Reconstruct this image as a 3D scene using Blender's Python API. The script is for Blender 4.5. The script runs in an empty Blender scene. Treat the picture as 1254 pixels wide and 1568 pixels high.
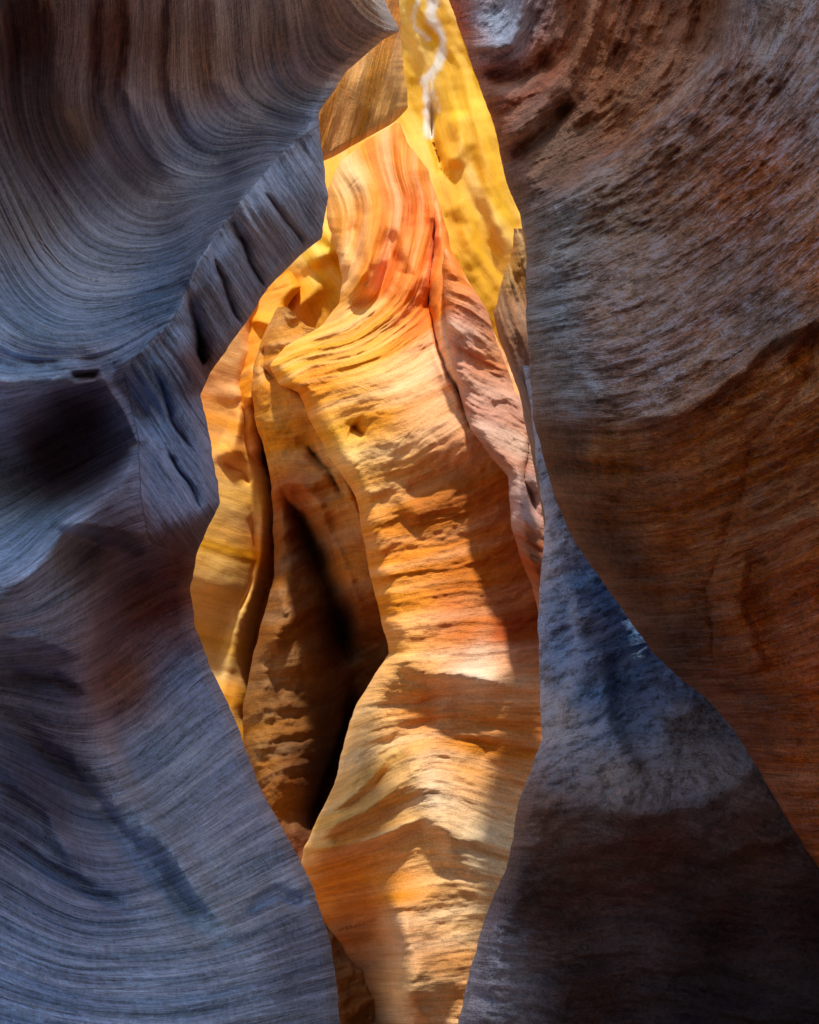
import bpy, math, numpy as np
S=bpy.context.scene
S.view_settings.view_transform='Standard'; S.view_settings.look='None'; S.view_settings.exposure=0
# ---------------------------------------------------------------- survey frame
TH=math.radians(28); EYE=np.array([0,0,1.6]); K=36/27.0
F=np.array([0,math.cos(TH),math.sin(TH)]); U=np.array([0,-math.sin(TH),math.cos(TH)]); R_=np.array([1.,0,0])
def world(u,v,d):
    X=(u-627)/1568*K; Y=(784-v)/1568*K
    return EYE+d[...,None]*(F+X[...,None]*R_+Y[...,None]*U)
# ---------------------------------------------------------------- noise
def _h(ix,iy,s):
    n=(ix.astype(np.int64)*374761393+iy.astype(np.int64)*668265263+s*1442695041)&0xffffffff
    n=((n^(n>>13))*1274126177)&0xffffffff
    n=n^(n>>16)
    return (n&0xffff)/65535.0*2-1
def vn(x,y,s=0):
    ix=np.floor(x);iy=np.floor(y);fx=x-ix;fy=y-iy
    fx=fx*fx*fx*(fx*(fx*6-15)+10);fy=fy*fy*fy*(fy*(fy*6-15)+10)
    a=_h(ix,iy,s);b=_h(ix+1,iy,s);c=_h(ix,iy+1,s);d=_h(ix+1,iy+1,s)
    return (a*(1-fx)+b*fx)*(1-fy)+(c*(1-fx)+d*fx)*fy
def fbm(x,y,o=4,s=0,g=.5):
    r=0;a=1;t=0
    for i in range(o):
        r=r+a*vn(x*2**i+i*7.3,y*2**i-i*3.1,s+i);t+=a;a*=g
    return r/t
def tps(P,V,Q,lam=1e-4):
    P=np.asarray(P,float)/1000;V=np.asarray(V,float);n=len(P)
    def k(r2): return 0.5*r2*np.log(r2+1e-12)
    D=((P[:,None]-P[None])**2).sum(-1)
    A=np.zeros((n+3,n+3));A[:n,:n]=k(D)+lam*np.eye(n)
    A[:n,n]=1;A[:n,n+1:]=P;A[n,:n]=1;A[n+1:,:n]=P.T
    w=np.linalg.solve(A,np.concatenate([V,np.zeros(3)]))
    x=Q[0]/1000;y=Q[1]/1000
    gx=np.linspace(x.min()-.01,x.max()+.01,260);gy=np.linspace(y.min()-.01,y.max()+.01,260)
    X,Y=np.meshgrid(gx,gy);G=w[n]+w[n+1]*X+w[n+2]*Y
    for i in range(n): G+=w[i]*k((X-P[i,0])**2+(Y-P[i,1])**2)
    fx=(x-gx[0])/(gx[1]-gx[0]);fy=(y-gy[0])/(gy[1]-gy[0]);ix=np.clip(fx.astype(int),1,257);iy=np.clip(fy.astype(int),1,257);fx=fx-ix;fy=fy-iy
    def cub(p0,p1,p2,p3,t): return p1+.5*t*(p2-p0+t*(2*p0-5*p1+4*p2-p3+t*(3*(p1-p2)+p3-p0)))
    rows=[cub(G[iy+j,ix-1],G[iy+j,ix],G[iy+j,ix+1],G[iy+j,ix+2],fx) for j in(-1,0,1,2)]
    return cub(*rows,fy)
def polydist(poly,u,v):
    best=np.full(u.shape,1e9);side=np.zeros(u.shape);arc=np.zeros(u.shape);L=0
    for (ax,ay),(bx,by) in zip(poly[:-1],poly[1:]):
        tx,ty=bx-ax,by-ay;L2=tx*tx+ty*ty
        h=np.clip(((u-ax)*tx+(v-ay)*ty)/L2,0,1)
        dx=u-ax-h*tx;dy=v-ay-h*ty;d=np.hypot(dx,dy)
        cr=-(tx*dy-ty*dx)
        m=d<best;best=np.where(m,d,best);side=np.where(m,np.sign(cr),side);arc=np.where(m,L+h*L2**.5,arc);L+=L2**.5
    e=np.clip(np.minimum(arc,L-arc)/(.22*L),0,1);e=e*e*(3-2*e)
    return best,side,e
def lin(c): 
    c=np.asarray(c,float)/255; return np.where(c<.04045,c/12.92,((c+.055)/1.055)**2.4)
def smooth(a,n):
    if n<2:return a
    k=np.hanning(n+2)[1:-1];k/=k.sum()
    return np.convolve(np.pad(a,(n//2,n-1-n//2),mode='edge'),k,'valid')
sg=lambda x:1/(1+np.exp(-np.clip(x,-40,40)))
# ---------------------------------------------------------------- materials
def rock_mat(name,stripe=14,scon=.5,fleck=0.0,fcol=(.5,.48,.5),bump=.5,grain=1.0,blot=.35,alf=.9,fscale=(9,2.6)):
    m=bpy.data.materials.new(name);m.use_nodes=True;n=m.node_tree.nodes;l=m.node_tree.links
    b=n['Principled BSDF'];b.inputs['Roughness'].default_value=.72;b.inputs['Specular IOR Level'].default_value=.4
    def N(t,**k):
        x=n.new(t)
        for a,c in k.items(): setattr(x,a,c)
        return x
    def math_(op,a,bb,clamp=False):
        x=N('ShaderNodeMath',operation=op,use_clamp=clamp)
        for i,q in enumerate((a,bb)):
            if isinstance(q,(int,float)): x.inputs[i].default_value=q
            else: l.new(q,x.inputs[i])
        return x.outputs[0]
    def noise(vec,sc,det=4,rough=.6):
        x=N('ShaderNodeTexNoise');x.inputs['Scale'].default_value=sc;x.inputs['Detail'].default_value=det
        x.inputs['Roughness'].default_value=rough;l.new(vec,x.inputs['Vector']);return x.outputs['Fac']
    def mapr(v,a,b_,c=0,d=1):
        x=N('ShaderNodeMapRange');x.inputs[1].default_value=a;x.inputs[2].default_value=b_;x.inputs[3].default_value=c;x.inputs[4].default_value=d
        l.new(v,x.inputs[0]);return x.outputs[0]
    st=N('ShaderNodeAttribute',attribute_name='strata').outputs['Vector']
    tint=N('ShaderNodeAttribute',attribute_name='tint').outputs['Color']
    pos=N('ShaderNodeTexCoord').outputs['Object']
    def scaled(sx,sy,src=st):
        x=N('ShaderNodeVectorMath',operation='MULTIPLY');l.new(src,x.inputs[0]);x.inputs[1].default_value=(sx,sy,1);return x.outputs[0]
    fine=noise(scaled(stripe,alf),1.0,3,.85)
    broad=noise(scaled(stripe*.3,.3),1.0,1,.5)
    gr=noise(pos,38,3,.85)
    gr2=noise(pos,4,2,.6)
    f=mapr(fine,.38,.62);g=mapr(gr,.35,.65);g2=mapr(gr2,.3,.7);br=mapr(broad,.3,.7)
    v=math_('ADD',math_('MULTIPLY',f,scon),math_('MULTIPLY',br,scon*.7))
    v=math_('ADD',v,math_('MULTIPLY',g,.3*grain));v=math_('ADD',v,math_('MULTIPLY',g2,blot))
    mean=.5*(scon*1.7+.3*grain+blot)
    v=math_('ADD',v,1-mean);v=math_('MAXIMUM',v,.1)
    hgt=math_('ADD',math_('MULTIPLY',fine,.5+scon),math_('MULTIPLY',gr,.5*grain))
    sc=N('ShaderNodeVectorMath',operation='SCALE');l.new(tint,sc.inputs[0]);l.new(v,sc.inputs['Scale']);col=sc.outputs[0]
    hs=N('ShaderNodeHueSaturation');l.new(col,hs.inputs['Color']);l.new(mapr(broad,.3,.7,.494,.506),hs.inputs['Hue']);l.new(mapr(broad,.3,.7,1.15,.88),hs.inputs['Saturation']);col=hs.outputs[0]
    if fleck>0:
        fl=noise(scaled(*fscale),1.0,4,.8)
        fa=N('ShaderNodeAttribute',attribute_name='fleck').outputs['Fac']
        fm=math_('MULTIPLY',math_('MULTIPLY',mapr(fl,.5,.58),fa),fleck,True)
        dk=math_('SUBTRACT',1,math_('MULTIPLY',mapr(fl,.47,.40),math_('MULTIPLY',fa,.5)))
        s2=N('ShaderNodeVectorMath',operation='SCALE');l.new(col,s2.inputs[0]);l.new(dk,s2.inputs['Scale'])
        fc=N('ShaderNodeVectorMath',operation='MULTIPLY_ADD');l.new(tint,fc.inputs[0]);fc.inputs[1].default_value=(.9,.9,.9);fc.inputs[2].default_value=fcol
        mx=N('ShaderNodeMix',data_type='RGBA');l.new(fm,mx.inputs[0]);l.new(s2.outputs[0],mx.inputs[6]);l.new(fc.outputs[0],mx.inputs[7]);col=mx.outputs[2]
        hgt=math_('ADD',hgt,math_('MULTIPLY',fl,1.4))
    l.new(col,b.inputs['Base Color'])
    bp=N('ShaderNodeBump');bp.inputs['Strength'].default_value=bump;bp.inputs['Distance'].default_value=.03;l.new(hgt,bp.inputs['Height']);l.new(bp.outputs[0],b.inputs['Normal'])
    return m
# ---------------------------------------------------------------- builder
def wall(name,mat,v0,v1,nv,nu,L,R,D,rel=(),rl=(0,0),rr=(0,0),strata=None,over=None,along=(1,0),tints=(),glare_streaks=(),ter=.0,
         amp=.01,sfreq=6,lump=.03,lumpf=.012,chip=.0,back=2.0,fleck=None,jit=2.0,sm=9,dlam=1e-4,dsc=1.0,tg=(1,1,1)):
    vs=np.linspace(v0,v1,nv)
    def edge(E,seed):
        e=np.asarray(E,float);x=np.interp(vs,e[:,0],e[:,1]);x=smooth(x,int(sm/((v1-v0)/nv))|1)
        return x+jit*fbm(vs*.05,vs*0+seed,4,seed)
    Le=edge(L,3);Re=edge(R,5)
    t=np.linspace(0,1,nu);t=.6*t+.4*(0.5-.5*np.cos(np.pi*t))
    u=Le[:,None]+(Re-Le)[:,None]*t[None];v=np.repeat(vs[:,None],nu,1)
    Da=np.asarray(D,float);d=tps(Da[:,:2],Da[:,2],(u,v),dlam)
    for r in rel:
        k,poly=r[0],r[1];wu=u+6*fbm(u*.02,v*.02,3,11);wv=v+6*fbm(u*.02,v*.02,3,12)
        ds,sd,e=polydist(poly,wu,wv)
        if k=='g': d-=r[2]*np.exp(-(ds/r[3])**2)*(.25+.75*e)
        elif k=='s':
            x=ds*sd;d+=e*r[2]*(sg(x/r[3])-.5)*2*np.exp(-(ds/r[4])**2)
        elif k=='c':
            d+=r[2]*np.exp(-ds/r[3])*(.2+.8*e)
    d*=dsc
    if strata is None or callable(strata): s=(strata or (lambda a,b:b/100))(u,v)
    else:
        P=[];V=[]
        for val,pts in strata:
            for p in pts:P.append(p);V.append(val)
        s=tps(P,V,(u,v),2e-3)
    al=(along[0]*u+along[1]*v)/100
    sc=d/4.0
    def rel_d(s,al):
        sw=s+.12*fbm(al*.8,s*.6,3,21)
        q=fbm(sw*sfreq,al*.12,4,31,.6)
        r=amp*sc*np.tanh(q*3.2)+amp*2.2*sc*fbm(sw*sfreq*.25,al*.15,2,35)
        if ter>0:
            w=sw*sfreq*.4+.9*fbm(al*.3,sw*.5,3,71);r=r+ter*sc*(w-np.floor(w))**2*(.6+.8*fbm(al*.4,sw*.8,2,72))   # little undercut ledges
        if chip>0: r=r+chip*sc*np.clip(fbm(sw*4.5,al*1.6,4,51)*3,-1,1)
        return r
    if over:
        fm,so,ao=over(u,v)
        d-=rel_d(s,al)*(1-fm)+1.3*rel_d(so,ao)*fm
        hard=fm>.5;s=np.where(hard,so,s);al=np.where(hard,ao,al)
    else: d-=rel_d(s,al)
    d-=lump*sc*fbm(u*lumpf,v*lumpf,5,41)
    for (rad,dep),ds in ((rl,u-Le[:,None]),(rr,Re[:,None]-u)):
        if rad>0:
            q=np.clip(ds/rad,0,1);d+=dep*(1-np.sqrt(np.clip(1-(1-q)**2,0,1)))
    nb=12;wid=np.maximum(Re-Le,4)
    def wrap(uc,dc,sgn):
        a=np.linspace(0,1,nb+1)[1:];ex=np.minimum(160,.45*wid)
        return uc[:,None]+sgn*(ex[:,None]*(.03*a+.97*a**2.2)[None]),dc[:,None]+back*(a**.9)[None]*np.clip(wid/60,.1,1)[:,None]
    cols_u=[u];cols_d=[d]
    def ext(z,side,n):
        return np.repeat(z[:,:1] if side=='l' else z[:,-1:],n,1)
    if rl[0]>0:
        wu,wd=wrap(u[:,0],d[:,0],1);cols_u.insert(0,wu[:,::-1]);cols_d.insert(0,wd[:,::-1])
        s=np.hstack([ext(s,'l',nb),s]);al=np.hstack([al[:,:1]-np.linspace(2,.1,nb)[None],al]);v=np.hstack([ext(v,'l',nb),v])
    if rr[0]>0:
        wu,wd=wrap(u[:,-1],d[:,-1],-1);cols_u.append(wu);cols_d.append(wd)
        s=np.hstack([s,ext(s,'r',nb)]);al=np.hstack([al,al[:,-1:]+np.linspace(.1,2,nb)[None]]);v=np.hstack([v,ext(v,'r',nb)])
    u=np.hstack(cols_u);d=np.hstack(cols_d)
    W=world(u,v,d);h,w=u.shape
    co=W.reshape(-1,3).astype(np.float32)
    idx=np.arange(h*w).reshape(h,w)
    q=np.stack([idx[1:,:-1],idx[1:,1:],idx[:-1,1:],idx[:-1,:-1]],-1).reshape(-1,4).astype(np.int32)
    me=bpy.data.meshes.new(name);me.vertices.add(len(co));me.vertices.foreach_set('co',co.ravel())
    me.loops.add(q.size);me.loops.foreach_set('vertex_index',q.ravel());me.polygons.add(len(q))
    me.polygons.foreach_set('loop_start',np.arange(0,q.size,4,dtype=np.int32));me.update(calc_edges=True)
    me.polygons.foreach_set('use_smooth',np.ones(len(q),bool))
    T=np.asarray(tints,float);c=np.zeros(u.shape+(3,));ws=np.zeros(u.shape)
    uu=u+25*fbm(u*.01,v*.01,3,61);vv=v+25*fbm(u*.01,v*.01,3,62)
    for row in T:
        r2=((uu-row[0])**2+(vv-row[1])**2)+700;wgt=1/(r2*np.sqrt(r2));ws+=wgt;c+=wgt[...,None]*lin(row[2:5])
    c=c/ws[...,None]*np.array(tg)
    for poly,wd_,colr in glare_streaks:      # pale streaks that paint sunlit rock into the tint
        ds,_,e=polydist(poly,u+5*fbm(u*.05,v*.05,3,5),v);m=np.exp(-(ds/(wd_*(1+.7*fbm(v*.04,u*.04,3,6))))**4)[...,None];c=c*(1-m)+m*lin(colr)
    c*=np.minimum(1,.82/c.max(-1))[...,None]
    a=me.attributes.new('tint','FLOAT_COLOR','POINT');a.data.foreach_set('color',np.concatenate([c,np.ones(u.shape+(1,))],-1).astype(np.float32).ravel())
    a=me.attributes.new('strata','FLOAT_VECTOR','POINT');a.data.foreach_set('vector',np.stack([s,al,np.zeros_like(s)],-1).astype(np.float32).ravel())
    fk=np.ones(u.shape) if fleck is None else fleck(u,v)
    a=me.attributes.new('fleck','FLOAT','POINT');a.data.foreach_set('value',fk.astype(np.float32).ravel())
    me.materials.append(mat);o=bpy.data.objects.new(name,me);S.collection.objects.link(o);return o
# ================================================================ LEFT FOREGROUND WALL
lip=[(620,40),(540,110),(480,190),(430,235),(370,305),(300,400),(268,485),(175,570),(90,562)]
lip2=[(215,670),(190,730),(110,800),(60,860),(0,930)]
def face(u,v):
    ul=np.interp(v,[195,235,305,400,485,530,570,670,760,860],[482,430,370,300,268,222,190,212,215,235])
    m=sg((u-ul)/2)*sg((v-192)/4)*sg((830-v+.35*(u-230))/5)
    return m,(1.0*u-.66*v)/100+30,(.5*u+.85*v)/100
mL=rock_mat('striated_sandstone',stripe=15,scon=.65,bump=.9,grain=1.4,blot=.2)
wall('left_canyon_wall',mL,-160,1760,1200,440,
 L=[(-160,-320),(1760,-320)],
 R=[(-160,550),(-60,560),(0,590),(48,612),(62,585),(110,530),(175,487),(240,494),(300,502),(365,492),(395,455),(440,411),(490,380),(530,350),(570,322),(605,308),(650,318),(720,330),(770,337),(800,322),(850,300),(900,292),(960,298),(1020,322),(1100,360),(1200,395),(1280,440),(1360,480),(1450,508),(1568,522),(1760,540)],
 D=[(-500,0,1.3),(-500,500,1.4),(-500,1000,1.4),(-500,1600,1.3),(-400,-400,1.5),(100,-400,2.0),(500,-400,3.6),
    (0,0,2.05),(150,0,2.4),(300,0,3.05),(420,0,3.55),(560,20,3.9),
    (0,200,2.5),(150,200,2.95),(300,200,3.75),(400,170,4.1),(460,120,4.2),
    (0,400,2.65),(120,400,3.1),(250,360,3.55),(350,280,3.9),
    (0,560,2.1),(90,540,2.26),(200,500,2.65),
    (480,190,3.8),(370,300,3.22),(300,400,2.86),(268,480,2.66),(175,565,2.28),
    (490,330,4.0),(420,400,3.7),(350,500,3.35),
    (30,640,2.4),(120,640,2.85),(190,640,2.62),(240,600,2.6),(320,700,3.1),(240,700,2.65),
    (0,740,2.6),(100,740,2.9),(0,900,1.9),(100,810,2.22),(190,730,2.5),(320,775,3.0),(230,825,2.58),
    (100,960,2.4),(215,905,3.4),(270,915,3.7),(220,1050,3.65),(290,1060,3.85),
    (0,1060,2.25),(100,1100,2.55),(200,1160,3.2),(320,1180,3.45),(0,1250,2.1),(150,1300,2.5),(300,1330,2.8),(420,1330,3.2),
    (0,1500,1.8),(200,1500,2.15),(400,1500,2.6),(500,1560,2.95),(200,1700,1.9)],
 rel=[('g',lip[1:],.13,11),('s',[(268,485),(300,545),(318,600)],.10,3,40),
      ('g',[(70,562),(150,565),(190,620),(215,672)],.16,9),('s',[(-60,560),(20,572),(100,572),(165,580),(195,625),(222,690)],.2,4,55),('g',lip2,.16,18),
      ('s',[(430,735),(340,785),(290,820),(255,842),(222,846),(180,825),(60,800)],.42,4,70),
      ('g',[(200,-40),(190,140),(260,265),(300,272)],.09,11),('g',[(250,-40),(240,140),(300,230)],-.10,13),
      ('g',[(330,-40),(330,120),(400,190)],.09,16),('g',[(80,-40),(90,170),(170,300)],.08,20),('g',[(20,-40),(20,170),(100,330)],-.07,18),('g',[(140,-40),(140,160),(200,280)],-.07,13),
      ('c',[(362,345),(385,400),(415,446)],.2,5),('c',[(283,440),(300,500),(312,570)],.36,10),('c',[(328,395),(355,470),(378,505)],.16,4),('c',[(400,290),(440,345),(470,380)],.12,4),('c',[(255,690),(290,740),(310,780)],.12,4),('c',[(235,560),(262,640),(300,700)],.10,4),
      ('g',[(0,1100),(90,1170),(190,1290),(330,1440)],-.15,20),('g',[(170,1150),(230,1260),(350,1420)],.07,17),('g',[(0,1180),(70,1240),(130,1340)],.09,15),('s',[(190,820),(150,920),(145,1050),(220,1250)],.3,5,60),
      ('g',[(370,1410),(420,1370),(480,1385)],-.15,11),('g',[(0,985),(60,975),(130,1010)],.09,10),('g',[(0,1030),(80,1040),(140,1080)],-.09,10),('g',[(0,1270),(80,1330),(200,1400)],-.08,12)],
 rr=(24,.3),
 strata=[(0,[(420,0),(430,90),(470,150)]),(1,[(300,0),(310,120),(370,200),(450,210)]),(2,[(200,0),(190,130),(260,260),(340,280),(420,240)]),
  (3,[(80,0),(70,150),(150,300),(260,350),(370,300)]),(4,[(0,100),(30,250),(110,370),(220,400),(340,340)]),(5,[(0,270),(60,400),(150,450),(280,420)]),
  (6,[(0,400),(100,500),(250,470)]),(7,[(0,520),(90,540),(200,520)]),(8,[(0,640),(100,600),(190,570),(260,510)]),(9.3,[(0,760),(120,700),(230,640),(330,600)]),
  (10.5,[(0,880),(90,800),(200,740),(330,740)]),(12,[(0,960),(100,930),(200,870),(300,840)]),(13.2,[(0,1060),(120,1080),(220,1020),(300,960)]),
  (14.5,[(0,1180),(130,1250),(260,1200),(350,1130)]),(16,[(0,1300),(150,1380),(300,1340),(420,1270)]),(17.5,[(0,1420),(200,1470),(350,1450),(480,1400)]),(19,[(0,1550),(250,1590),(520,1540)])],
 over=face,along=(.6,-.6),ter=.013,
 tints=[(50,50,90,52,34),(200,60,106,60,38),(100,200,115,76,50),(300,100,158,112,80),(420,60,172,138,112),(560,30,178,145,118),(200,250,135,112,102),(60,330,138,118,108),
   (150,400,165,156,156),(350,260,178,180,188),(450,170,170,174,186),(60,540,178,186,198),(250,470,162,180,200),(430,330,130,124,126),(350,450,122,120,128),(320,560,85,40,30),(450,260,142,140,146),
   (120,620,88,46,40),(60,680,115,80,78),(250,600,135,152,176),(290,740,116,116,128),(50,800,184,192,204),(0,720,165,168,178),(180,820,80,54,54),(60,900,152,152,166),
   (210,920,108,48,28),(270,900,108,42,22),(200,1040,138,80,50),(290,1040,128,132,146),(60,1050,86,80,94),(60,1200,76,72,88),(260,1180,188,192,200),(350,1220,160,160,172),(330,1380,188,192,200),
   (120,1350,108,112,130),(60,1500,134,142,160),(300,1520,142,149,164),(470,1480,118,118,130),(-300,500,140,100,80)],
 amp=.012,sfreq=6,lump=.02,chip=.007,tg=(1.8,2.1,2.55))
# ================================================================ RIGHT FOREGROUND WALL
mR=rock_mat('chipped_sandstone',stripe=8,scon=.55,fleck=.75,fcol=(.26,.33,.44),bump=1.0,grain=2.2,blot=.45,fscale=(9,2.0))
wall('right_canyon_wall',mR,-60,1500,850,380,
 L=[(-60,680),(0,688),(60,708),(110,726),(150,742),(190,756),(230,765),(280,776),(330,797),(370,806),(450,804),(520,808),(580,812),(640,816),(700,832),(770,852),(830,880),(890,922),(950,965),(1000,1000),(1040,1042),(1070,1082),(1110,1118),(1160,1150),(1230,1190),(1300,1235),(1340,1262),(1500,1340)],
 R=[(-60,1600),(1500,1600)],
 D=[(640,-400,4.6),(1000,-400,3.8),(1800,-400,2.2),(1800,400,1.3),(1800,1000,1.5),(1800,1500,1.9),
    (700,0,5.0),(730,100,4.8),(800,60,4.95),(780,200,4.55),(870,60,4.9),(960,60,4.6),(1060,60,4.15),(900,180,4.5),(1000,170,4.1),(1150,0,3.85),(1254,0,3.5),
    (860,300,4.15),(830,400,4.0),(820,560,3.75),(950,300,4.0),(1000,400,3.5),(1100,250,3.5),(1254,200,2.95),(1100,450,3.05),(1254,380,2.5),
    (900,560,3.3),(960,630,2.95),(1100,570,2.65),(1254,480,2.25),(860,660,3.45),(950,760,3.25),(1100,750,2.85),(1254,700,2.45),
    (1000,920,3.5),(1150,950,3.0),(1254,950,2.65),(1150,1120,3.3),(1254,1200,2.95),(1300,1400,3.2)],
 rel=[('s',[(1140,-120),(1110,70),(1040,160),(960,220),(860,285),(790,330)],-.28,6,90),
      ('g',[(1300,470),(1180,520),(1090,605),(1030,640),(940,642)],.08,12),
      ('g',[(720,75),(780,65),(800,30),(800,-40)],.2,13),('g',[(735,120),(800,120),(850,80)],-.22,15),('g',[(760,215),(810,190),(860,110)],.2,15),
      ('g',[(780,250),(840,190),(880,150)],-.2,12),('g',[(870,130),(900,60),(910,-20)],.12,14),('g',[(980,180),(1040,90),(1060,-20)],.06,16),
      ('g',[(870,540),(910,600),(905,640)],.04,12),('s',[(1145,830),(1140,940),(1190,1060)],.08,4,60),('s',[(1110,890),(1254,840),(1350,810)],.07,4,40),('g',[(1260,480),(1230,560),(1254,600)],-.1,20),('c',[(1254,560),(1150,680),(1130,800)],.04,8),
      ('c',[(1130,760),(1080,900),(1100,1040)],.04,6)],
 rl=(60,.55),back=1.2,
 strata=[(0,[(700,60),(760,60),(800,0)]),(1,[(740,150),(810,130),(860,60),(880,0)]),(2,[(780,240),(860,190),(960,100),(1000,0)]),(3,[(800,310),(880,270),(1000,190),(1110,80),(1130,-20)]),
  (4.2,[(810,400),(920,350),(1080,240),(1254,50)]),(5.5,[(812,500),(950,460),(1100,370),(1254,240)]),(6.8,[(820,600),(960,590),(1100,520),(1254,400)]),
  (8,[(830,690),(980,700),(1100,650),(1254,560)]),(9.5,[(880,830),(1000,830),(1254,740)]),(12,[(1000,1000),(1120,1000),(1254,950)]),(14,[(1120,1120),(1254,1130)])],
 along=(.8,-.6),
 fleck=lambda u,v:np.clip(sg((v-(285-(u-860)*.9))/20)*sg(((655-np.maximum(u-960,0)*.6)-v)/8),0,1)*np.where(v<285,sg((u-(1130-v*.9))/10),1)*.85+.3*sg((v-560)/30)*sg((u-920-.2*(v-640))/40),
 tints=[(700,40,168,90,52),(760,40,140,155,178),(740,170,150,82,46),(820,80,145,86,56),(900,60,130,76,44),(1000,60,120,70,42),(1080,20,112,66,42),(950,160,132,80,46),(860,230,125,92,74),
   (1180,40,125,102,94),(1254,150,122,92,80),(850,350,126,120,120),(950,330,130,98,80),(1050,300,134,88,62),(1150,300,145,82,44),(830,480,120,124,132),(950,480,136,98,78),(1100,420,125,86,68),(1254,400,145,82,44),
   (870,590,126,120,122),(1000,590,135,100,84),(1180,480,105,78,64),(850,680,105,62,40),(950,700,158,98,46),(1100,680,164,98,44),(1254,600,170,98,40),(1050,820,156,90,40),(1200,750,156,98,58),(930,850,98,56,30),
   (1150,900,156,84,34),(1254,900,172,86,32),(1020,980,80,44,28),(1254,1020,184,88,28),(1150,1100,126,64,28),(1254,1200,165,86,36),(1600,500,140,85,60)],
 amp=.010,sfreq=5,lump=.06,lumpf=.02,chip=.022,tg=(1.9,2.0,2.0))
# ================================================================ LOWER RIGHT BUTTRESS
mC=rock_mat('weathered_sandstone',stripe=7,scon=.4,fleck=.5,fcol=(.22,.33,.48),bump=1.0,grain=2.2,blot=.5,fscale=(7,4))
vb=lambda u:np.interp(u,[780,880,960,1060,1150,1254],[1225,1240,1243,1235,1180,1120])
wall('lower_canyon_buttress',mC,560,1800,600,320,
 L=[(560,800),(640,815),(720,822),(800,835),(900,826),(960,824),(1050,826),(1130,830),(1180,812),(1230,792),(1290,785),(1330,776),(1380,752),(1430,735),(1500,716),(1568,702),(1800,690)],
 R=[(560,1650),(1800,1750)],
 D=[(820,560,5.7),(1100,560,5.4),(1700,560,3.4),(1850,1200,2.4),(1850,1800,2.2),
    (840,850,5.9),(850,1000,5.6),(870,1130,5.0),(950,900,5.8),(1000,1050,5.1),(1100,1100,4.8),(980,1210,4.1),(850,1230,4.5),(1100,1210,4.05),(1150,1180,4.05),
    (830,1350,4.75),(950,1350,4.5),(1100,1350,4.3),(1254,1350,3.9),(800,1500,4.75),(900,1530,4.6),(1100,1550,4.2),(1254,1550,3.8)],
 rel=[('g',[(800,1225),(880,1240),(960,1242),(1060,1235),(1140,1185),(1200,1130)],.08,16),('s',[(925,960),(945,1100),(1000,1210)],.14,5,70),('s',[(870,880),(880,1000),(850,1140)],-.12,5,50),('g',[(960,1020),(1010,1060),(1080,1090)],.06,12),
      ('g',[(1080,1310),(1180,1290),(1254,1250)],.10,13),('g',[(1254,1480),(1100,1450),(900,1480)],.06,40)],
 rl=(45,.5),strata=lambda u,v:(v+.3*(u-850)*(1.4*sg((vb(u)-v)/60)-.4)+25*fbm(u*.006,v*.006,2,3))/100,along=(1,.2),
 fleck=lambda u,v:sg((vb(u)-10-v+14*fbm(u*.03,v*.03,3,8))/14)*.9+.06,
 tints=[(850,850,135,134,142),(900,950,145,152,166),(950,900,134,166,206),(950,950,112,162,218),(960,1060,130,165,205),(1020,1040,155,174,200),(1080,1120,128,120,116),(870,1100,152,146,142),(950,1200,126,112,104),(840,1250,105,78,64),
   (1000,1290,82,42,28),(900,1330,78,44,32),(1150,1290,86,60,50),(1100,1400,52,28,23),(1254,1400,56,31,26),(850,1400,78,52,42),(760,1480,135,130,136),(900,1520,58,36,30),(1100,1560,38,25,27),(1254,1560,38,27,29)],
 amp=.011,sfreq=5,lump=.06,lumpf=.018,chip=.022,tg=(2.2,2.45,2.9))
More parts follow.
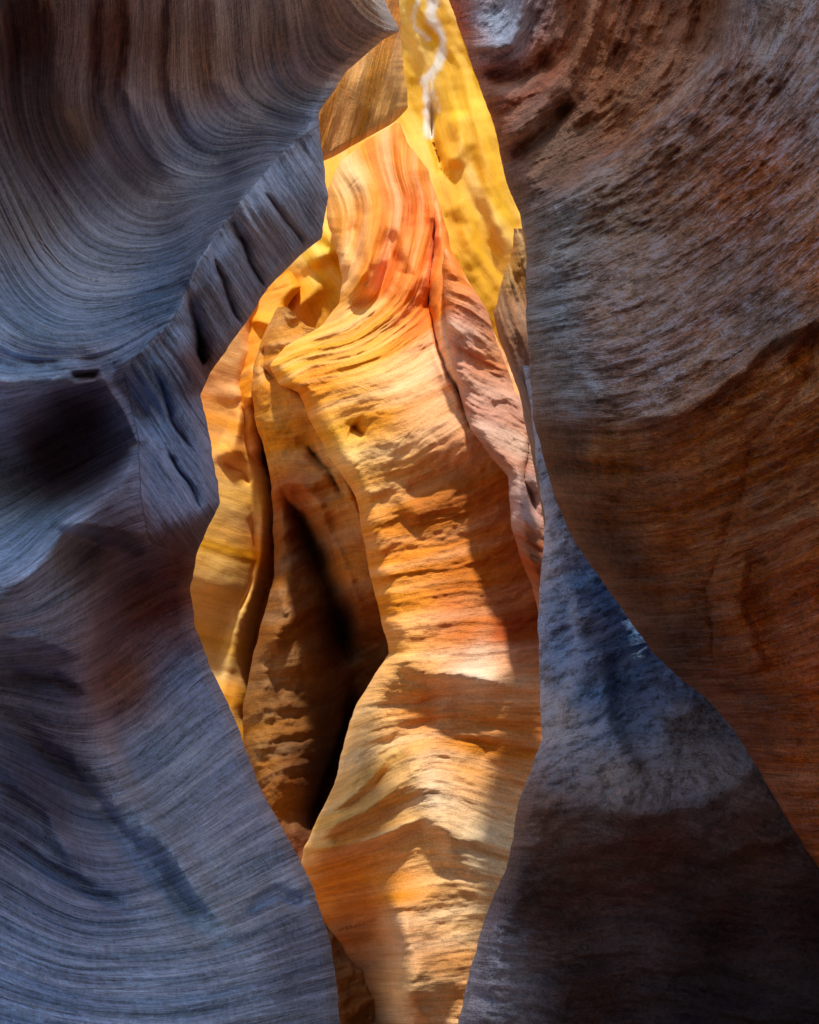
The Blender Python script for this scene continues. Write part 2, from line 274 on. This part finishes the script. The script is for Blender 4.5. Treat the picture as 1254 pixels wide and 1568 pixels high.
# ================================================================ CENTRE WALLS
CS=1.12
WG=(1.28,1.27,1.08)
mD=rock_mat('glowing_sandstone',stripe=10,scon=.3,bump=.75,grain=1.1,blot=.12)
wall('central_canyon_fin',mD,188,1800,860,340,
 L=[(188,606),(215,560),(250,520),(290,502),(330,500),(380,514),(430,524),(465,518),(500,492),(530,436),(560,412),(590,428),(600,455),(650,478),(700,505),(760,545),(800,552),(880,566),(940,582),(1000,596),(1030,575),(1080,545),(1130,528),(1200,512),(1240,492),(1300,466),(1330,460),(1400,490),(1450,512),(1568,516),(1800,520)],
 R=[(188,612),(220,625),(260,655),(300,668),(350,684),(380,690),(470,740),(560,780),(660,850),(800,940),(1000,980),(1800,980)],
 D=[(600,200,13),(560,300,12.2),(640,300,12.0),(480,330,12.2),(510,400,11.2),(600,400,11.0),(660,420,10.8),(450,500,11),(560,480,10.6),(640,540,9.9),(430,570,10.6),
    (560,590,9.6),(520,680,9.6),(620,650,9.2),(700,690,9.0),(700,760,9.1),(620,780,9.1),(780,800,9.1),(580,900,8.9),(700,900,8.75),(800,930,8.8),
    (610,1020,8.3),(700,1035,8.2),(780,1040,8.2),(600,1080,8.35),(700,1100,8.2),(780,1120,8.1),(560,1180,8.1),(640,1190,7.85),(740,1180,7.9),(480,1300,8.0),(600,1260,7.75),(700,1290,7.55),(780,1260,7.65),
    (540,1360,8.2),(600,1380,7.7),(680,1430,7.35),(540,1430,8.8),(540,1520,9.8),(620,1520,7.5),(700,1540,7.1),(540,1750,9.7),(700,1750,6.9),(950,500,9.5),(980,1500,7.5),(980,1000,8.4)],
 rel=[('s',[(665,250),(660,330),(668,390),(655,440),(660,500),(680,590),(715,650)],-.25,4,70),('c',[(668,300),(662,400),(655,470),(680,560),(720,650)],.6,5),
      ('g',[(520,265),(550,275),(572,330),(562,400),(530,460)],.4,18),('g',[(610,200),(620,280),(610,350),(640,420),(600,480)],.35,22),
      ('g',[(545,330),(545,400),(525,450)],-.3,14),('g',[(590,330),(600,400),(580,450),(520,490)],-.3,13),('s',[(425,560),(440,595),(470,600)],-.15,4,30),
      ('g',[(470,600),(520,700),(560,790),(575,900)],.15,24),('c',[(540,650),(560,665)],.25,9),('g',[(600,745),(640,790),(620,800)],.1,14),
      ('g',[(720,690),(620,740),(600,830)],-.12,45),('g',[(590,1015),(680,1030),(795,1045)],.13,16),('g',[(620,1110),(640,1180),(680,1260),(720,1330)],.16,26),
      ('g',[(480,1280),(560,1240),(630,1190)],.16,11),('g',[(470,1310),(560,1290),(650,1250)],.14,9),('g',[(480,1260),(540,1215),(600,1160)],.1,8),('g',[(560,1215),(600,1150),(640,1110)],-.1,20),('g',[(720,1130),(760,1200),(780,1280)],-.1,28),
      ('s',[(560,1340),(592,1400),(603,1470),(606,1568),(606,1820)],-.9,6,60),('g',[(640,1250),(760,1300)],.08,16)],
 rl=(34,.9),rr=(25,.6),
 strata=[(0,[(520,250),(560,300),(540,400),(520,440)]),(.8,[(600,220),(620,300),(590,400),(540,470)]),(1.6,[(640,270),(650,380),(620,470),(540,530),(430,560)]),
   (3,[(470,590),(560,570),(650,530),(700,500)]),(4.2,[(520,720),(600,700),(700,640),(790,560)]),(5.4,[(560,830),(680,800),(850,700)]),(7.2,[(590,990),(700,980),(900,950)]),(8.2,[(560,1080),(650,1080),(800,1070)]),
   (9.4,[(500,1230),(580,1190),(660,1150),(800,1180)]),(10.6,[(460,1320),(560,1290),(680,1260),(800,1300)]),(12,[(500,1430),(640,1420),(760,1400)]),(13.4,[(520,1560),(700,1560)])],
 along=(1,-.3),
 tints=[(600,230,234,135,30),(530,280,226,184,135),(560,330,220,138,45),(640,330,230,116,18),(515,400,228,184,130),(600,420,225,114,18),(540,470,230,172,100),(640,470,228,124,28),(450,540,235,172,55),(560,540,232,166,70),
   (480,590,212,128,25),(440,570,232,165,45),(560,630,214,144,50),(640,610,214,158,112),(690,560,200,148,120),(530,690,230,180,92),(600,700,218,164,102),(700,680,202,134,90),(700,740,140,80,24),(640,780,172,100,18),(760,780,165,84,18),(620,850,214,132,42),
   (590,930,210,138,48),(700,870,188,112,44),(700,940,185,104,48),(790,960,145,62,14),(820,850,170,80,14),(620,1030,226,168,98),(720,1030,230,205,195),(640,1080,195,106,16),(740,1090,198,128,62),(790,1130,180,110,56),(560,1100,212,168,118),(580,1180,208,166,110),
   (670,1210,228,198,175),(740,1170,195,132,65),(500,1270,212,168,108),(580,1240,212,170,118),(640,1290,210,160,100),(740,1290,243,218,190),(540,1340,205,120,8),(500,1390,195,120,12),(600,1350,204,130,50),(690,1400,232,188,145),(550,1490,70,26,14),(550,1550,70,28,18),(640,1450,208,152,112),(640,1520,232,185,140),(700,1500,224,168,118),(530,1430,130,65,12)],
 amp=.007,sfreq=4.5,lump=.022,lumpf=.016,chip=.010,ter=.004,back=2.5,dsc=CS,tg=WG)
wall('pink_canyon_fin',mD,380,1000,340,120,
 L=[(380,680),(410,676),(480,682),(560,692),(620,708),(660,722),(700,752),(730,778),(800,782),(850,795),(900,815),(1000,840)],
 R=[(380,684),(420,706),(455,735),(480,748),(540,766),(600,792),(700,850),(1000,940)],
 D=[(685,385,9.8),(710,450,9.3),(700,550,9.0),(740,560,9.2),(730,650,8.7),(780,650,8.8),(790,750,8.2),(830,700,8.4),(810,850,8.0),(870,850,8.1),(900,1000,8.0)],
 rel=[('g',[(800,700),(790,760),(820,830)],.15,14),('c',[(815,660),(800,740),(830,800)],.2,6)],
 rl=(22,.5),rr=(14,.3),strata=lambda u,v:(v-.5*u+10*fbm(u*.01,v*.01,2,5))/100,along=(1,.4),
 tints=[(700,430,205,120,55),(710,520,190,142,124),(740,620,182,136,118),(780,680,178,134,112),(800,780,178,145,140),(820,850,155,88,50),(760,520,190,115,50)],
 amp=.012,sfreq=5,lump=.04,lumpf=.02,chip=.014,dsc=CS,tg=(1.12,1.1,1.08))
wall('narrow_canyon_fin',mD,350,900,280,80,
 L=[(350,788),(380,785),(430,768),(480,756),(520,764),(560,780),(600,794),(700,815),(900,850)],R=[(350,890),(900,980)],
 D=[(790,350,7.4),(765,460,7.3),(765,520,7.1),(800,600,6.9),(840,800,6.7),(950,600,6.9),(900,350,7.3)],
 rl=(20,.4),back=1.2,strata=lambda u,v:(u*.9-.3*v)/60,along=(.3,1),
 tints=[(780,400,195,150,85),(775,500,165,115,80),(800,600,140,120,115),(830,800,140,110,95)],amp=.02,sfreq=4,lump=.04,lumpf=.02,chip=.01)
mE=rock_mat('ochre_sandstone',stripe=9,scon=.3,bump=.9,grain=1.5,blot=.35)
wall('ochre_canyon_fin',mE,470,1800,500,210,
 L=[(470,425),(520,400),(560,388),(600,384),(650,392),(700,408),(740,415),(800,418),(880,420),(940,405),(1000,388),(1080,372),(1150,372),(1200,375),(1300,395),(1800,420)],
 R=[(470,440),(500,470),(540,700),(1800,760)],
 D=[(410,560,11.6),(400,650,11.3),(430,700,11.2),(420,850,11.4),(470,640,11.0),(500,720,10.6),(540,800,10.4),(560,930,10.2),(450,760,11.0),(490,850,11.3),(530,960,11.6),(540,1040,12.0),
    (430,920,10.8),(470,1000,10.7),(400,1050,10.6),(470,1120,10.4),(400,1200,10.0),(480,1220,10.3),(430,1300,9.8),(520,1150,11.2),(650,800,11.5),(700,1300,10.5),(600,1700,9.5),(400,1700,9.4)],
 rel=[('g',[(400,590),(440,600),(480,640),(520,730),(552,790),(560,850)],.35,16),('c',[(465,680),(500,720),(530,770)],.7,10),('c',[(405,520),(400,560),(425,590)],.5,10),
      ('g',[(465,730),(500,820),(540,900),(565,990)],.4,12),('c',[(430,740),(460,800),(500,890),(530,980),(545,1030)],1.5,20),('c',[(545,1040),(530,1110),(500,1200),(470,1290)],1.5,16),
      ('g',[(430,870),(440,950),(400,1000)],.2,20),('g',[(470,1150),(420,1200),(400,1280)],.2,24)],
 rl=(30,.9),strata=lambda u,v:(v+.3*u+20*fbm(u*.01,v*.01,2,5))/100,along=(1,-.4),
 tints=[(410,600,205,138,48),(400,680,215,158,68),(470,640,198,130,40),(510,710,214,162,88),(540,800,194,124,46),(450,760,150,72,32),(480,860,92,40,18),(520,960,78,32,18),(440,900,142,92,38),(430,1000,140,92,38),
   (470,1080,118,74,30),(400,1120,148,100,42),(480,1180,92,52,22),(430,1230,140,90,36),(450,1290,112,70,48),(560,960,150,90,40),(520,870,184,114,42)],
 amp=.012,sfreq=3.5,lump=.06,lumpf=.02,chip=.014,back=2.5,dsc=CS)
mY=rock_mat('yellow_sandstone',stripe=7,scon=.16,bump=.5,grain=.7,blot=.1)
wall('amber_canyon_fin',mY,415,900,220,90,
 L=[(415,440),(430,250),(900,250)],R=[(415,446),(440,462),(470,440),(500,436),(530,415),(560,402),(620,396),(900,420)],
 D=[(445,420,13.6),(300,450,13.4),(430,480,13.2),(420,540,12.6),(350,560,12.8),(300,800,13),(420,850,13)],
 rel=[('g',[(380,492),(430,498),(450,470)],.25,10),('g',[(400,560),(380,620)],.2,14)],rr=(20,.6),rl=(0,0),
 strata=lambda u,v:(v+.5*u)/100,along=(1,-.5),tints=[(440,440,235,165,32),(420,500,225,152,48),(400,560,210,138,52),(360,520,224,152,50)],amp=.010,sfreq=3,lump=.03,dsc=CS,tg=WG)
wall('yellow_canyon_slab',mY,430,1700,380,130,
 L=[(430,150),(1700,200)],
 R=[(430,400),(480,385),(540,392),(600,382),(680,388),(720,410),(780,424),(850,422),(900,408),(960,392),(1010,385),(1060,384),(1100,376),(1135,386),(1200,395),(1700,420)],
 D=[(200,450,12),(350,450,12.6),(370,560,12.6),(330,620,12.4),(380,650,12.6),(330,750,12.0),(400,760,12.6),(350,900,11.9),(400,900,12.6),(320,950,11.8),(370,1000,12.3),(340,1080,11.7),(200,900,11),(200,1600,10),(400,1600,11)],
 rel=[('g',[(410,740),(400,850),(370,940),(345,1060)],.16,12),('g',[(340,600),(375,605),(360,690),(330,700)],.2,14),('c',[(385,780),(392,860),(362,950)],.2,7),('c',[(340,710),(372,720),(385,745)],.2,6)],
 rr=(26,.8),strata=lambda u,v:(v-.3*u)/100,along=(1,.3),
 tints=[(370,540,208,148,75),(330,610,195,122,50),(360,660,232,155,42),(350,780,238,186,92),(350,880,243,198,118),(400,850,230,152,58),(330,1000,240,202,128),(370,1050,226,155,62),(340,1100,234,172,75),(300,900,210,160,78)],
 amp=.005,sfreq=3,lump=.022,lumpf=.009,chip=.0,dsc=CS,tg=(1.45,1.45,1.3))
mT=rock_mat('tan_sandstone',stripe=12,scon=.45,bump=.8,grain=.8,blot=.2)
wall('tan_canyon_overhang',mT,-60,270,220,150,
 L=[(-60,300),(270,400)],R=[(-60,608),(0,612),(60,614),(120,620),(165,626),(190,600),(215,555),(240,510),(270,440)],
 D=[(300,-400,7),(600,-400,7.5),(500,0,7.0),(600,40,7.2),(500,150,6.6),(560,100,6.9),(610,170,7.2),(480,240,6.5),(350,200,6.2)],
 rel=[('g',[(540,100),(560,160),(600,200)],.04,24)],rr=(22,.5),back=1.0,strata=lambda u,v:(u*1.0+.25*v)/100,along=(.2,1),
 tints=[(500,150,190,135,75),(560,100,212,150,70),(600,60,195,134,72),(590,170,222,160,68),(520,220,202,138,64),(560,0,170,120,75)],amp=.010,sfreq=6,lump=.01,tg=(1.5,1.5,1.4))
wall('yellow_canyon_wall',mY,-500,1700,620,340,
 L=[(-500,100),(1700,100)],R=[(-500,1150),(1700,1150)],
 D=[(100,-500,17),(1150,-500,17),(500,-500,17),(100,0,16),(1150,0,16),(100,900,14),(1150,900,14),(620,0,16.5),(660,80,16.3),(640,180,16),(700,60,15.9),(720,150,15.5),(690,250,15.2),(740,300,14.8),(700,350,14.6),(780,400,14.5),(740,480,14.3),
    (450,440,14.2),(520,300,15),(430,520,14),(480,400,14.2),(300,400,14),(950,300,15),(100,1700,13),(1150,1700,13)],
 rel=[('c',[(662,150),(664,220),(676,262),(690,275)],.5,5),('g',[(700,170),(708,220),(692,262)],.3,14),('g',[(630,-60),(645,40),(632,110)],.2,12),('g',[(715,120),(735,220),(755,300),(770,400)],.2,15),
      ('g',[(400,500),(450,480),(500,420)],.25,14),('g',[(490,340),(520,380),(470,400)],.25,13),('g',[(690,-60),(712,80),(740,200)],-.15,12),('g',[(690,290),(720,340),(715,420)],.15,16)],
 strata=lambda u,v:(v*.5-1.0*u+30*fbm(u*.006,v*.006,2,9))/100,along=(.5,1),
 glare_streaks=[([(668,-60),(660,20),(678,60),(672,95),(650,125),(656,160),(660,205)],8,(250,249,246)),([(640,-20),(632,40),(655,60)],4,(250,245,230)),([(672,95),(662,130),(672,170)],3,(250,245,225))],  # sunlit slit painted near-white into the rock colour
 tints=[(600,0,235,195,90),(632,20,240,205,105),(690,40,238,180,50),(636,100,242,195,75),(680,130,240,188,55),(640,160,240,188,62),(676,200,230,170,40),(720,150,244,198,50),(690,220,224,168,40),(720,260,242,182,38),(740,320,248,194,26),(730,430,248,190,38),(700,340,248,182,12),
   (440,430,238,162,15),(480,380,248,205,90),(420,500,234,156,28),(510,330,238,172,34),(560,250,236,160,26),(780,400,240,175,35),(390,1050,215,150,60),(620,-200,230,170,80)],
 amp=.012,sfreq=2.6,lump=.04,lumpf=.011,dsc=CS,tg=(1.35,1.38,1.2))
# ================================================================ unseen rock columns added to block sun and low sky, floor
def sheet(name,mat,co,tint):
    nv,nu=co.shape[:2];idx=np.arange(nu*nv).reshape(nv,nu)
    q=np.stack([idx[:-1,:-1],idx[:-1,1:],idx[1:,1:],idx[1:,:-1]],-1).reshape(-1,4)
    me=bpy.data.meshes.new(name);me.from_pydata(co.reshape(-1,3).tolist(),[],q.tolist());me.polygons.foreach_set('use_smooth',np.ones(len(q),bool))
    at=me.attributes.new('tint','FLOAT_COLOR','POINT');at.data.foreach_set('color',np.tile(np.append(lin(tint),1),nu*nv).astype(np.float32))
    at=me.attributes.new('strata','FLOAT_VECTOR','POINT');at.data.foreach_set('vector',(np.stack([co[...,2],co[...,0],co[...,1]],-1)*.3).astype(np.float32).ravel())
    me.materials.append(mat);o=bpy.data.objects.new(name,me);S.collection.objects.link(o)
EL=math.radians(55);AZ=math.radians(178)
def column(name,cx,cy,hwx,hwy,H,tint,dx,dy,flare=3,seed=90):
    a,b=np.meshgrid(np.linspace(0,2*math.pi,97),np.linspace(0,1,70))
    ca,sa=np.cos(a),np.sin(a);f=1+.06*fbm(a*0+b*9,ca*2+seed,3,seed)+flare/hwx*(1-b)**2
    f=f*np.where(b>=.985,0.02,1);sup=(np.abs(ca)**4+np.abs(sa)**4)**-.25
    lx=hwx*ca*sup*f;ly=hwy*sa*sup*f
    sheet(name,mE,np.stack([cx+lx*(-dy)+ly*dx,cy+lx*dx+ly*dy,np.minimum(b/.97,1)*H-.2],-1),tint)
sx,sy=math.sin(AZ),math.cos(AZ);DB=60.
column('added_sun_blocker',sx*(DB+5),sy*(DB+5),7.2,5,12.6+DB*math.tan(EL),(170,110,75),sx,sy,flare=1.5)  # added out of view to keep the near walls in shade
column('added_sky_blocker',0,-5.2,5,1.2,1.9,(165,110,80),0,-1,flare=.6,seed=33)  # added behind the camera to cut low sky light
a,b=np.meshgrid(np.linspace(-1,1,180),np.linspace(-1,1,180))
x=np.sinh(a*6)/np.sinh(6)*600;y=np.sinh(b*6)/np.sinh(6)*600
mS=rock_mat('red_sand',stripe=1.5,scon=.1,bump=.4,grain=1.2,blot=.2)
sheet('sandy_ground',mS,np.stack([x,y,.08*fbm(x*.4,y*.4,4,80)],-1),(165,120,92))
# ================================================================ light
w=bpy.data.worlds.new('World');S.world=w;w.use_nodes=True;nt=w.node_tree
sk=nt.nodes.new('ShaderNodeTexSky');sk.sky_type='NISHITA';sk.sun_disc=False
sk.sun_elevation=EL;sk.sun_rotation=AZ;sk.air_density=2.0;sk.dust_density=.6;sk.ozone_density=5.0
nt.links.new(sk.outputs[0],nt.nodes['Background'].inputs[0]);nt.nodes['Background'].inputs[1].default_value=.15
from mathutils import Vector
dirv=Vector((math.sin(AZ)*math.cos(EL),math.cos(AZ)*math.cos(EL),math.sin(EL)))
sd=bpy.data.lights.new('sun','SUN');sd.energy=5.0;sd.angle=math.radians(3.0);sd.color=(1,.92,.78)
so=bpy.data.objects.new('sun',sd);so.rotation_euler=(-dirv).to_track_quat('-Z','Y').to_euler();S.collection.objects.link(so)
# ================================================================ camera
cd=bpy.data.cameras.new('camera');cd.sensor_fit='VERTICAL';cd.sensor_height=36;cd.sensor_width=36;cd.lens=27;cd.clip_end=2000;cd.clip_start=.05
co=bpy.data.objects.new('camera',cd);co.location=EYE;co.rotation_euler=(math.pi/2+TH,0,0);S.collection.objects.link(co);S.camera=co
